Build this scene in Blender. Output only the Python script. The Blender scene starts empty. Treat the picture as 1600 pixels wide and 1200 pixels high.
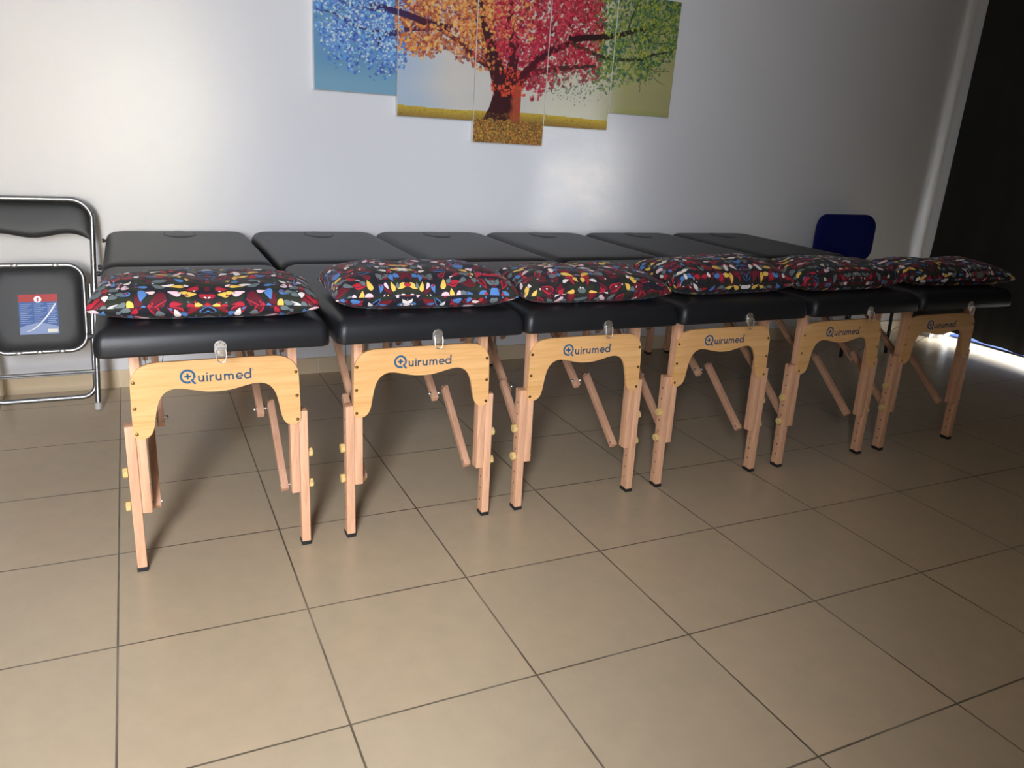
import bpy, bmesh, math, random
import numpy as np
from mathutils import Vector, Matrix

random.seed(7)
scene = bpy.context.scene
COL = scene.collection
PI = math.pi

# ------------------------------------------------------------------ materials
def lin(r, g, b):
    f = lambda c: (c/255/12.92) if c/255 <= .04045 else ((c/255+.055)/1.055)**2.4
    return (f(r), f(g), f(b), 1)

def new_mat(name, col=(.5, .5, .5, 1), rough=.5, metal=0., spec=.5):
    m = bpy.data.materials.new(name); m.use_nodes = True
    b = m.node_tree.nodes['Principled BSDF']
    b.inputs['Base Color'].default_value = col
    b.inputs['Roughness'].default_value = rough
    b.inputs['Metallic'].default_value = metal
    b.inputs['Specular IOR Level'].default_value = spec
    return m, m.node_tree, b

class NT:
    """tiny node helper"""
    def __init__(s, tree): s.t = tree
    def n(s, typ, **kw):
        nd = s.t.nodes.new(typ)
        for k, v in kw.items():
            if k.startswith('i_'):
                nd.inputs[k[2:]].default_value = v
            else: setattr(nd, k, v)
        return nd
    def l(s, a, b): s.t.links.new(a, b)
    def val(s, sock, v):
        if hasattr(v, 'links') or isinstance(v, bpy.types.NodeSocket): s.l(v, sock)
        else: sock.default_value = v
    def math(s, op, a, b=None, c=None, clamp=False):
        nd = s.t.nodes.new('ShaderNodeMath'); nd.operation = op; nd.use_clamp = clamp
        s.val(nd.inputs[0], a)
        if b is not None: s.val(nd.inputs[1], b)
        if c is not None: s.val(nd.inputs[2], c)
        return nd.outputs[0]
    def mix(s, fac, a, b):
        nd = s.t.nodes.new('ShaderNodeMix'); nd.data_type = 'RGBA'
        s.val(nd.inputs[0], fac); s.val(nd.inputs[6], a); s.val(nd.inputs[7], b)
        return nd.outputs[2]
    def ramp(s, fac, stops, interp='LINEAR'):
        nd = s.t.nodes.new('ShaderNodeValToRGB'); cr = nd.color_ramp; cr.interpolation = interp
        while len(cr.elements) < len(stops): cr.elements.new(.5)
        for e, (p, c) in zip(cr.elements, stops): e.position = p; e.color = c
        s.l(fac, nd.inputs[0]); return nd.outputs[0]
    def coords(s, kind='Object', scale=(1, 1, 1), rot=(0, 0, 0), loc=(0, 0, 0)):
        tc = s.t.nodes.new('ShaderNodeTexCoord'); mp = s.t.nodes.new('ShaderNodeMapping')
        mp.inputs['Scale'].default_value = scale; mp.inputs['Rotation'].default_value = rot
        mp.inputs['Location'].default_value = loc
        s.l(tc.outputs[kind], mp.inputs[0]); return mp.outputs[0]
    def noise(s, vec, scale, detail=3, rough=.5, dist=0):
        nd = s.t.nodes.new('ShaderNodeTexNoise'); nd.inputs['Scale'].default_value = scale
        nd.inputs['Detail'].default_value = detail; nd.inputs['Roughness'].default_value = rough
        nd.inputs['Distortion'].default_value = dist
        s.l(vec, nd.inputs['Vector']); return nd.outputs['Fac']
    def bump(s, h, bsdf, strength=.1, dist=.01):
        nd = s.t.nodes.new('ShaderNodeBump'); nd.inputs['Strength'].default_value = strength
        nd.inputs['Distance'].default_value = dist
        s.l(h, nd.inputs['Height']); s.l(nd.outputs[0], bsdf.inputs['Normal'])

# white plaster
M = {}
m, t, b = new_mat('plaster', lin(228, 227, 226), .75, 0, .2); k = NT(t)
k.bump(k.noise(k.coords(), 140, 3), b, .05, .004); M['wall'] = m
# floor tiles
m, t, b = new_mat('floor_tile', rough=.3, spec=.5); k = NT(t)
br = k.n('ShaderNodeTexBrick'); br.offset = 0; br.squash = 1
k.l(k.coords(), br.inputs['Vector'])
for nm, v in (('Scale', 1), ('Mortar Size', .0026), ('Mortar Smooth', .05), ('Bias', 0), ('Brick Width', .46), ('Row Height', .46)):
    br.inputs[nm].default_value = v
br.inputs['Color1'].default_value = (.575, .437, .285, 1); br.inputs['Color2'].default_value = (.53, .412, .275, 1)
br.inputs['Mortar'].default_value = (.06, .042, .028, 1)
n1 = k.noise(k.coords(), 3.2, 5, .6); n2 = k.noise(k.coords(), 14, 5, .65)
c1 = k.mix(k.ramp(n1, [(.3, (0, 0, 0, 1)), (.75, (.55, .55, .55, 1))]), br.outputs['Color'], (.49, .412, .285, 1))
mm = k.t.nodes.new('ShaderNodeMix'); mm.data_type = 'RGBA'; mm.blend_type = 'MULTIPLY'; mm.inputs[0].default_value = 1
k.l(c1, mm.inputs[6]); k.l(k.ramp(n2, [(.25, (.93, .93, .92, 1)), (.75, (1.05, 1.04, 1.03, 1))]), mm.inputs[7])
k.l(mm.outputs[2], b.inputs['Base Color'])
k.l(k.math('MULTIPLY_ADD', n2, .12, .24), b.inputs['Roughness'])
k.bump(k.math('MULTIPLY_ADD', br.outputs['Fac'], -1, k.math('MULTIPLY', n2, .06)), b, .06, .002); M['floor'] = m
# skirting tile
m, t, b = new_mat('skirting_tile', rough=.35); k = NT(t)
br = k.n('ShaderNodeTexBrick'); br.offset = 0
mp = k.coords(rot=(PI/2, 0, 0)); k.l(mp, br.inputs['Vector'])
for nm, v in (('Scale', 1), ('Mortar Size', .0022), ('Mortar Smooth', .2), ('Brick Width', .46), ('Row Height', 5)):
    br.inputs[nm].default_value = v
br.inputs['Color1'].default_value = (.76, .60, .38, 1); br.inputs['Color2'].default_value = (.70, .56, .37, 1); br.inputs['Mortar'].default_value = (.78, .70, .56, 1)
k.l(br.outputs['Color'], b.inputs['Base Color']); M['skirt'] = m
# black vinyl
m, t, b = new_mat('black_vinyl', (.0095, .010, .0115, 1), .42, 0, .40); k = NT(t)
k.bump(k.noise(k.coords(), 420, 2), b, .12, .002); M['vinyl'] = m
m, t, b = new_mat('seam_black', (.006, .006, .006, 1), .6); M['seam'] = m
m, t, b = new_mat('chair_vinyl', (.010, .010, .010, 1), .42, 0, .28); k = NT(t)
k.bump(k.noise(k.coords(), 300, 2), b, .1, .002); M['chairvinyl'] = m
# beech leg wood
def wood(name, c0, c1, scale, rough=.45, rot=(0, 0, 0), wave=None):
    m, t, b = new_mat(name, rough=rough); k = NT(t)
    v = k.coords(scale=scale, rot=rot)
    f = k.noise(v, 1, 4, .6, .6)
    f2 = k.noise(v, 4.5, 3, .7)
    f = k.math('ADD', k.math('MULTIPLY', f, .75), k.math('MULTIPLY', f2, .25))
    k.l(k.ramp(f, [(.34, c1), (.62, c0)]), b.inputs['Base Color'])
    k.bump(f2, b, .05, .002)
    return m
M['beech'] = wood('beech_wood', (.82, .465, .275, 1), (.61, .32, .18, 1), (70, 70, 5))
def drilled():
    m = wood('beech_drilled', (.82, .465, .275, 1), (.61, .32, .18, 1), (70, 70, 5)); k = NT(m.node_tree); b = m.node_tree.nodes['Principled BSDF']
    src = b.inputs['Base Color'].links[0].from_socket
    xyz = k.n('ShaderNodeSeparateXYZ'); k.l(k.coords(), xyz.inputs[0]); y, z = xyz.outputs[1], xyz.outputs[2]
    dy = k.math('SUBTRACT', k.math('ABSOLUTE', k.math('SUBTRACT', y, .022)), k.math('MULTIPLY_ADD', z, -.033, .799))
    dz = k.math('SUBTRACT', k.math('MODULO', k.math('ADD', z, .008), .042), .021)
    d = k.math('SQRT', k.math('ADD', k.math('MULTIPLY', dy, dy), k.math('MULTIPLY', dz, dz)))
    geo = k.n('ShaderNodeNewGeometry'); nx = k.n('ShaderNodeSeparateXYZ'); k.l(geo.outputs['Normal'], nx.inputs[0])
    mask = k.math('MULTIPLY', k.math('LESS_THAN', d, .0034), k.math('GREATER_THAN', k.math('ABSOLUTE', nx.outputs[0]), .9))
    k.l(k.mix(mask, src, (.10, .05, .03, 1)), b.inputs['Base Color']); return m
M['drilled'] = drilled()
M['beechbar'] = wood('beech_brace', (.64, .36, .22, 1), (.50, .26, .155, 1), (60, 6, 14))
M['ply'] = wood('light_veneer', (.82, .475, .195, 1), (.70, .36, .12, 1), (4, 30, 75), .38)
M['knobwood'] = wood('knob_wood', (.80, .58, .24, 1), (.60, .40, .13, 1), (80, 40, 200), .45)
M['steel'] = new_mat('nickel', (.80, .79, .77, 1), .34, 1)[0]
M['chrome'] = new_mat('steel_tube', (.31, .31, .31, 1), .38, 1)[0]
M['brass'] = new_mat('bronze_screw', (.35, .24, .11, 1), .3, 1)[0]
M['rubber'] = new_mat('black_rubber', (.012, .012, .012, 1), .6)[0]
M['wire'] = new_mat('steel_cable', (.16, .14, .12, 1), .4, .7)[0]
M['capgrey'] = new_mat('grey_plastic', (.55, .52, .48, 1), .5)[0]
M['logoblue'] = new_mat('logo_blue', (.012, .095, .20, 1), .65)[0]
M['logogrey'] = new_mat('logo_slate', (.026, .07, .125, 1), .65)[0]
m, t, b = new_mat('dark_curtain', (.032, .031, .029, 1), .85, 0, .2); k = NT(t)
k.bump(k.noise(k.coords(scale=(1, 1, 1)), 220, 2), b, .2, .003); M['curtain'] = m
m, t, b = new_mat('blue_fabric', (.004, .009, .11, 1), .9, 0, .2); k = NT(t)
k.bump(k.noise(k.coords(), 350, 2), b, .2, .003); M['bluefab'] = m
M['blackmetal'] = new_mat('black_metal', (.01, .01, .01, 1), .45)[0]
M['stripblue'] = new_mat('strip_blue', (.015, .045, .17, 1), .7)[0]
M['terrace'] = new_mat('terrace_stone', (.72, .70, .66, 1), .8)[0]
M['ceil'] = new_mat('ceiling_paint', (.78, .77, .75, 1), .8)[0]
M['frontwall'] = new_mat('grey_paint', (.50, .48, .45, 1), .8)[0]
M['alu'] = new_mat('white_frame', (.75, .75, .75, 1), .4)[0]
M['canvasside'] = new_mat('canvas_edge', (.70, .69, .66, 1), .7)[0]
m, t, b = new_mat('window_glass', (1, 1, 1, 1), .02); b.inputs['Transmission Weight'].default_value = 1
b.inputs['IOR'].default_value = 1.02; M['glass'] = m
# printed canvas: colours stored per vertex of the print
m, t, b = new_mat('printed_canvas', rough=.55, spec=.3); k = NT(t)
a = k.n('ShaderNodeVertexColor'); a.layer_name = 'print'; k.l(a.outputs['Color'], b.inputs['Base Color'])
M['canvas'] = m
# paisley cloth
def paisley():
    m, t, b = new_mat('paisley_cloth', rough=.75, spec=.25); k = NT(t)
    uv = k.n('ShaderNodeUVMap'); uv.uv_map = 'UVMap'
    sep = k.n('ShaderNodeSeparateXYZ'); k.l(uv.outputs[0], sep.inputs[0])
    au = k.math('PINGPONG', sep.outputs[0], .27)          # the print mirrors about vertical axes
    cmb = k.n('ShaderNodeCombineXYZ'); k.l(au, cmb.inputs[0]); k.l(sep.outputs[1], cmb.inputs[1])
    base = cmb.outputs[0]
    nt = k.n('ShaderNodeTexNoise'); nt.inputs['Scale'].default_value = 9; nt.inputs['Detail'].default_value = 1; k.l(base, nt.inputs['Vector'])
    wv = k.n('ShaderNodeVectorMath', operation='MULTIPLY_ADD'); k.l(nt.outputs['Color'], wv.inputs[0]); wv.inputs[1].default_value = (.05, .05, 0); k.l(base, wv.inputs[2])
    warp = wv.outputs[0]
    col = None
    W = (.80, .72, .66, 1); PK = (.80, .55, .58, 1); Y = (.80, .50, .09, 1); B = (.08, .20, .46, 1)
    G = (.13, .165, .165, 1); R = (.42, .018, .035, 1); DR = (.115, .010, .018, 1); OL = (.022, .026, .014, 1); NV = (.012, .012, .020, 1)
    bgn = k.noise(base, 14, 2)
    col = k.ramp(bgn, [(.40, NV), (.5, (.016, .016, .018, 1)), (.6, OL)])
    def layer(col, scale, seed, L, Wd, palette, keep, ring=None, rnd=.75, outline=0):
        vm = k.n('ShaderNodeVectorMath', operation='MULTIPLY_ADD'); k.l(warp, vm.inputs[0])
        vm.inputs[1].default_value = (scale, scale, 1); vm.inputs[2].default_value = (seed, seed*1.7, 0)
        fl_ = k.n('ShaderNodeVectorMath', operation='FLOOR'); k.l(vm.outputs[0], fl_.inputs[0])
        wn = k.n('ShaderNodeTexWhiteNoise', noise_dimensions='2D'); k.l(fl_.outputs[0], wn.inputs['Vector'])
        w2 = k.n('ShaderNodeTexWhiteNoise', noise_dimensions='3D')
        ad = k.n('ShaderNodeVectorMath', operation='ADD'); k.l(fl_.outputs[0], ad.inputs[0]); ad.inputs[1].default_value = (7.3, 2.9, 5.1); k.l(ad.outputs[0], w2.inputs['Vector'])
        j_ = k.n('ShaderNodeVectorMath', operation='MULTIPLY_ADD'); k.l(w2.outputs['Color'], j_.inputs[0]); j_.inputs[1].default_value = (rnd, rnd, 0); j_.inputs[2].default_value = (.5-rnd/2, .5-rnd/2, 0)
        ce = k.n('ShaderNodeVectorMath', operation='ADD'); k.l(fl_.outputs[0], ce.inputs[0]); k.l(j_.outputs[0], ce.inputs[1])
        sb = k.n('ShaderNodeVectorMath', operation='SUBTRACT'); k.l(vm.outputs[0], sb.inputs[0]); k.l(ce.outputs[0], sb.inputs[1])
        sc = k.n('ShaderNodeSeparateColor'); k.l(wn.outputs['Color'], sc.inputs[0])
        ro = k.n('ShaderNodeVectorRotate', rotation_type='Z_AXIS'); k.l(sb.outputs[0], ro.inputs['Vector'])
        k.l(k.math('MULTIPLY', sc.outputs[1], 6.283), ro.inputs['Angle'])
        xy = k.n('ShaderNodeSeparateXYZ'); k.l(ro.outputs[0], xy.inputs[0])
        x, y = xy.outputs[0], xy.outputs[1]
        sz = k.math('MULTIPLY_ADD', sc.outputs[2], .35, .70)
        tt = k.math('DIVIDE', k.math('ADD', y, k.math('MULTIPLY', sz, L*.42)), k.math('MULTIPLY', sz, L))
        ttc = k.math('MINIMUM', k.math('MAXIMUM', tt, 0), 1)
        bend = k.math('MULTIPLY', k.math('POWER', ttc, 2), k.math('MULTIPLY', sz, L*.46))
        xx = k.math('ABSOLUTE', k.math('SUBTRACT', k.math('ADD', x, k.math('MULTIPLY', sz, L*.06)), bend))
        prof = k.math('MULTIPLY', k.math('SQRT', ttc), k.math('POWER', k.math('SUBTRACT', 1, ttc), 1.15))
        wd = k.math('MULTIPLY', prof, k.math('MULTIPLY', sz, Wd*2.85))
        kp = k.math('LESS_THAN', sc.outputs[0], keep)
        mask = k.math('MULTIPLY', k.math('LESS_THAN', xx, wd), kp)
        if outline:                        # printed dark outline round each drop
            om = k.math('MULTIPLY', k.math('LESS_THAN', xx, k.math('MULTIPLY_ADD', wd, 1.12, k.math('MULTIPLY', k.math('LESS_THAN', k.math('ABSOLUTE', k.math('SUBTRACT', tt, .5)), .56), outline))), kp)
            col = k.mix(om, col, (.013, .013, .018, 1))
        idx = k.math('DIVIDE', sc.outputs[0], keep)
        n = len(palette)
        pc = k.ramp(idx, [(i/n, c) for i, c in enumerate(palette)], 'CONSTANT')
        col = k.mix(mask, col, pc)
        if ring:
            inner = k.math('LESS_THAN', xx, k.math('MULTIPLY_ADD', wd, .75, -.06*Wd*2))
            rm = k.math('MULTIPLY', k.math('MULTIPLY', inner, kp), k.math('GREATER_THAN', sc.outputs[2], .45))
            col = k.mix(rm, col, k.ramp(idx, [(i/n, c) for i, c in enumerate(ring)], 'CONSTANT'))
        return col
    col = layer(col, 23, 3.13, .98, .40, [DR, OL, DR, NV, DR, R, DR, OL], .9, [(.20, .012, .02, 1), OL, NV, DR, R, DR, DR, OL], .05)
    col = layer(col, 27, 11.71, .98, .30, [G, R, W, DR, B, G, Y, R, PK, G, DR, B], .80, [G, DR, W, R, B, G, Y, DR, PK, G, R, NV], .12, .035)
    col = layer(col, 27, 12.21, .62, .24, [W, G, B, DR, G, PK, R, G, Y, DR, W], .58, None, .12, .035)
    col = layer(col, 50, 37.9, .40, .17, [W, B, DR, PK, G, R], .20, None, .3, .05)
    k.l(col, b.inputs['Base Color'])
    k.bump(k.noise(k.coords(), 900, 2), b, .08, .001)
    b.inputs['Sheen Weight'].default_value = .05
    return m
M['paisley'] = paisley()

# ------------------------------------------------------------------ mesh helpers
class MB:
    """collects shapes into one mesh; coordinates are world ones, shifted by `off` on build"""
    def __init__(s): s.bm = bmesh.new(); s.mi = 0
    def _faces(s, vs, fs):
        bv = [s.bm.verts.new(v) for v in vs]
        out = []
        for f in fs:
            try:
                fc = s.bm.faces.new([bv[i] for i in f]); fc.material_index = s.mi; out.append(fc)
            except ValueError: pass
        return bv, out
    def hexa(s, p, bev=0):
        """p: eight corners, 0-3 bottom ring, 4-7 top ring"""
        bv, fs = s._faces(p, [(3, 2, 1, 0), (4, 5, 6, 7), (0, 1, 5, 4), (1, 2, 6, 5), (2, 3, 7, 6), (3, 0, 4, 7)])
        if bev:
            es = set(e for f in fs for e in f.edges)
            bmesh.ops.bevel(s.bm, geom=list(es), offset=bev, segments=2, affect='EDGES', profile=.6)
    def box(s, x0, x1, y0, y1, z0, z1, bev=0):
        s.hexa([(x0, y0, z0), (x1, y0, z0), (x1, y1, z0), (x0, y1, z0), (x0, y0, z1), (x1, y0, z1), (x1, y1, z1), (x0, y1, z1)], bev)
    def bar(s, a, b, w, h, side=Vector((1, 0, 0)), bev=.0025):
        """square bar from a to b; w along `side`, h across"""
        a, b = Vector(a), Vector(b); d = (b-a).normalized(); u = (side-d*side.dot(d)).normalized(); v = d.cross(u)
        q = [(-1, -1), (1, -1), (1, 1), (-1, 1)]
        p = [a+u*i*w/2+v*j*h/2 for i, j in q]+[b+u*i*w/2+v*j*h/2 for i, j in q]
        s.hexa(p, bev)
    def tube(s, pts, r, n=12, cap=True, closed=False):
        pts = [Vector(p) for p in pts]; N = len(pts); rings = []
        up = None
        for i, p in enumerate(pts):
            if closed: d = pts[(i+1) % N]-pts[i-1]
            else: d = pts[min(i+1, N-1)]-pts[max(i-1, 0)]
            d.normalize()
            if up is None:
                up = Vector((0, 0, 1)) if abs(d.z) < .9 else Vector((0, 1, 0))
            u = (up-d*up.dot(d)).normalized(); up = u; v = d.cross(u)
            rr = r[i] if isinstance(r, (list, tuple)) else r
            rings.append([s.bm.verts.new(p+u*math.cos(2*PI*j/n)*rr+v*math.sin(2*PI*j/n)*rr) for j in range(n)])
        M_ = N if closed else N-1
        for i in range(M_):
            A, B = rings[i], rings[(i+1) % N]
            for j in range(n):
                f = s.bm.faces.new([A[j], A[(j+1) % n], B[(j+1) % n], B[j]]); f.material_index = s.mi
        if cap and not closed:
            s.bm.faces.new(rings[0][::-1]).material_index = s.mi; s.bm.faces.new(rings[-1]).material_index = s.mi
    def loops(s, loops, cap0=True, cap1=True):
        rs = [[s.bm.verts.new(p) for p in L] for L in loops]; n = len(rs[0])
        for A, B in zip(rs, rs[1:]):
            for j in range(n):
                f = s.bm.faces.new([A[j], A[(j+1) % n], B[(j+1) % n], B[j]]); f.material_index = s.mi
        if cap0: s.bm.faces.new(rs[0][::-1]).material_index = s.mi
        if cap1: s.bm.faces.new(rs[-1]).material_index = s.mi
    def prism(s, outline, fn0, fn1, bev=0):
        """outline of 2-D points; fn0/fn1 place front and back copies"""
        A = [s.bm.verts.new(fn0(*p)) for p in outline]; B = [s.bm.verts.new(fn1(*p)) for p in outline]; n = len(A)
        ff = s.bm.faces.new(A); fb = s.bm.faces.new(B[::-1]); fs = [ff, fb]
        for j in range(n): fs.append(s.bm.faces.new([A[(j+1) % n], A[j], B[j], B[(j+1) % n]]))
        for f in fs: f.material_index = s.mi
        if bev:
            bmesh.ops.bevel(s.bm, geom=list(ff.edges)+list(fb.edges), offset=bev, segments=2, affect='EDGES')
    def ball(s, c, r, n=10, sx=1, sy=1, sz=1):
        mt = Matrix.Translation(c) @ Matrix.Diagonal((sx, sy, sz, 1))
        bmesh.ops.create_uvsphere(s.bm, u_segments=n, v_segments=max(5, n//2+1), radius=r, matrix=mt)
    def build(s, name, mat, parent=None, off=(0, 0, 0), smooth=True, angle=35, mirror_y=None):
        if mirror_y is not None:
            for v in s.bm.verts: v.co.y = 2*mirror_y-v.co.y
        bmesh.ops.recalc_face_normals(s.bm, faces=s.bm.faces)
        o_ = Vector(off)
        for v in s.bm.verts: v.co -= o_
        me = bpy.data.meshes.new(name); s.bm.to_mesh(me); s.bm.free()
        for mt in (mat if isinstance(mat, (list, tuple)) else [mat]): me.materials.append(mt)
        if smooth:
            me.polygons.foreach_set('use_smooth', [True]*len(me.polygons))
            me.set_sharp_from_angle(angle=math.radians(angle))
        o = bpy.data.objects.new(name, me); COL.objects.link(o)
        if parent: o.parent = parent
        return o

def tag(o, label, cat, group=None, kind=None):
    o['label'] = label; o['category'] = cat
    if group: o['group'] = group
    if kind: o['kind'] = kind
def struct(o, label=None, cat=None):
    o['kind'] = 'structure'
    if label: o['label'] = label
    if cat: o['category'] = cat
    return o
def empty(name, loc):
    o = bpy.data.objects.new(name, None); COL.objects.link(o); o.location = loc; o.empty_display_size = .1; return o
def dup(root, loc):
    r = root.copy(); COL.objects.link(r); r.location = loc
    for ch in list(root.children):
        c = ch.copy(); COL.objects.link(c); c.parent = r
        for g in list(ch.children):
            d = g.copy(); COL.objects.link(d); d.parent = c
    return r
def catmull(P, n=6, closed=False):
    out = []; N = len(P)
    rng = range(N) if closed else range(N-1)
    for i in rng:
        g = (lambda j: P[j % N]) if closed else (lambda j: P[max(0, min(N-1, j))])
        p0, p1, p2, p3 = g(i-1), g(i), g(i+1), g(i+2)
        for s_ in range(n):
            t_ = s_/n
            out.append(tuple(.5*((2*b)+(-a+c)*t_+(2*a-5*b+4*c-d)*t_*t_+(-a+3*b-3*c+d)*t_**3) for a, b, c, d in zip(p0, p1, p2, p3)))
    if not closed: out.append(tuple(P[-1]))
    return out
def rrect(x0, x1, y0, y1, r, n=6):
    r = min(r, (x1-x0)/2-1e-4, (y1-y0)/2-1e-4); pts = []
    for cx_, cy_, a0 in ((x1-r, y1-r, 0), (x0+r, y1-r, PI/2), (x0+r, y0+r, PI), (x1-r, y0+r, 1.5*PI)):
        for i in range(n+1):
            a_ = a0+PI/2*i/n; pts.append((cx_+r*math.cos(a_), cy_+r*math.sin(a_)))
    return pts

# ------------------------------------------------------------------ the room
WY, RX = 2.05, 5.34
mb = MB(); mb.box(-3.2, 9.0, -7.0, WY+.2, -.1, 0); fl = struct(mb.build('floor', M['floor'], smooth=False))
mb = MB(); mb.box(-3.2, RX+.2, WY, WY+.2, 0, 2.75); struct(mb.build('wall_back', M['wall'], smooth=False))
mb = MB(); mb.box(-3.2, RX, WY-.012, WY, 0, .083, .002); struct(mb.build('baseboard_back', M['skirt'], smooth=False))
mb = MB(); mb.box(-3.4, -3.2, -2.62, WY+.2, 0, 2.75); struct(mb.build('wall_left', M['wall'], smooth=False))
# right wall with a wide terrace opening behind the curtain
mb = MB(); mb.box(RX, RX+.2, 1.84, WY, 0, 2.75); mb.box(RX, RX+.2, -1.6, 1.84, 2.35, 2.75); mb.box(RX, RX+.2, -2.62, -1.6, 0, 2.75)
struct(mb.build('wall_right', M['wall'], smooth=False))
mb = MB(); mb.box(-3.2, RX+.2, -2.62, WY, 2.75, 2.9); struct(mb.build('ceiling', M['ceil'], smooth=False))
# wall behind the camera with the wide doorway the daylight comes through
mb = MB(); mb.box(-.18, RX+.2, -2.62, -2.5, 0, 2.75); mb.box(-1.12, -.18, -2.62, -2.5, 2.4, 2.75); mb.box(-3.2, -1.12, -2.62, -2.5, 0, 2.75)
struct(mb.build('wall_front', M['frontwall'], smooth=False))
# terrace window: frame and panes behind the curtain
mb = MB()
for y in (1.84, .12, -1.6): mb.box(RX+.08, RX+.14, y-.03 if y < 1 else y-.06, y+.03 if y < 1 else y, .02, 2.35, .003)
mb.box(RX+.08, RX+.14, -1.6, 1.84, 2.29, 2.35, .003)
wf = struct(mb.build('window_1', M['alu'])); 
mb = MB(); mb.box(RX+.105, RX+.115, -1.57, .09, .10, 2.29); mb.box(RX+.105, RX+.115, .15, 1.78, .10, 2.29)
mb.build('window_pane', M['glass'], wf, smooth=False)

# dark curtain hanging in front of the terrace opening
mb = MB()
NY, NZ = 220, 24
def curtain_pt(i, j, side):
    v = j/NZ; z = .085+v*2.5
    edge = 1.925+max(0, (.62-z))*.16
    y = edge-(i/NY)*(edge+1.75)
    fold = .016*math.sin(y*26+.6*math.sin(y*5))+.008*math.sin(y*11+1.3)+.004*math.sin(z*3+y*9)
    dz = .012*math.sin(y*4+.7) if j == 0 else 0
    return (RX-.065+fold*(.55+.45*(1-v))+side*.004, y, z+dz)
g = [[[mb.bm.verts.new(curtain_pt(i, j, s_)) for j in range(NZ+1)] for i in range(NY+1)] for s_ in (-.5, .5)]
for s_ in (0, 1):
    for i in range(NY):
        for j in range(NZ): mb.bm.faces.new([g[s_][i][j], g[s_][i+1][j], g[s_][i+1][j+1], g[s_][i][j+1]])
for i in range(NY):
    for j in (0, NZ): mb.bm.faces.new([g[0][i][j], g[0][i+1][j], g[1][i+1][j], g[1][i][j]])
for j in range(NZ):
    for i in (0, NY): mb.bm.faces.new([g[0][i][j], g[0][i][j+1], g[1][i][j+1], g[1][i][j]])
CY = (1.9, -1.75)
cur = empty('curtain', (RX-.06, .1, .08)); 
tag(cur, 'long dark blackout curtain covering the right side with light leaking under its hem', 'curtain')
mb.build('curtain_fabric', M['curtain'], cur, (RX-.06, .1, .08), angle=80)
mb = MB(); mb.tube([(RX-.065, 2.0, 2.60), (RX-.065, -1.8, 2.60)], .012); mb.build('curtain_rod', M['blackmetal'], cur, (RX-.06, .1, .08))
# terrace and an added flat blue strip outside the hem
mb = MB(); mb.box(RX+.2, RX+.50, .2, 1.84, .001, .012, .004); o = mb.build('hem_blue_strip', M['stripblue'], None, (RX+.35, 1.0, 0)); o.location = (RX+.35, 1.0, 0)
tag(o, 'blue strip just visible under the hem of the dark curtain', 'mat')

# ------------------------------------------------------------------ massage table
XC = [.293, .894, 1.481, 2.076, 2.687, 3.286]
TY = 1.133                                # table centre in depth
Y0, YM0, YM1, Y1 = .245, 1.146, 1.152, 2.02
ZB, ZT = .660, .7375
HW = .2915
MIR = 1.155
OFF = (0, TY, 0)
K = .033                                  # legs lean outwards
def Yl(z): return .338+K*z

def cushion(y0, y1, name, root, rf, rb):
    mb = MB(); loops = []
    prof = [(.006, ZB), (.0015, ZB+.002), (0, ZB+.007), (.0, ZB+.030), (.0025, ZB+.046), (.008, ZB+.058), (.017, ZB+.067), (.029, ZB+.0725), (.045, ZB+.0750), (.08, ZB+.0763), (.14, ZB+.0770), (.22, ZB+.0773)]
    for ins, z in prof:
        L = rrect(-HW+ins, HW-ins, y0+ins, y1-ins, max(rb-ins*.5, .010), 8)[:18]+rrect(-HW+ins, HW-ins, y0+ins, y1-ins, max(rf-ins*.5, .010), 8)[18:]
        loops.append([(x, y, z) for x, y in L])
    mb.loops(loops)
    return mb.build(name, M['vinyl'], root, OFF, angle=70)

def ribbon(mb, pts, w, y, th=.0007):
    """flat stroke of width w in the plane of the board"""
    n = len(pts); L, R = [], []
    for i in range(n):
        a_ = Vector(pts[max(0, i-1)]); b_ = Vector(pts[min(n-1, i+1)]); d = (b_-a_).normalized(); nn = Vector((-d.y, d.x))
        p = Vector(pts[i]); L.append(p+nn*w/2); R.append(p-nn*w/2)
    P = lambda p, dy: (p.x, Yl(p.y)-.009+dy+y, p.y)
    for i in range(n-1):
        ring = [L[i], R[i], R[i+1], L[i+1]]
        mb.hexa([P(q, 0) for q in ring]+[P(q, -th) for q in ring])
def arc(cx_, cz_, r, a0, a1, n=18, rz=None):
    return [(cx_+r*math.cos(math.radians(a0+(a1-a0)*i/n)), cz_+(rz or r)*math.sin(math.radians(a0+(a1-a0)*i/n))) for i in range(n+1)]

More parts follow.
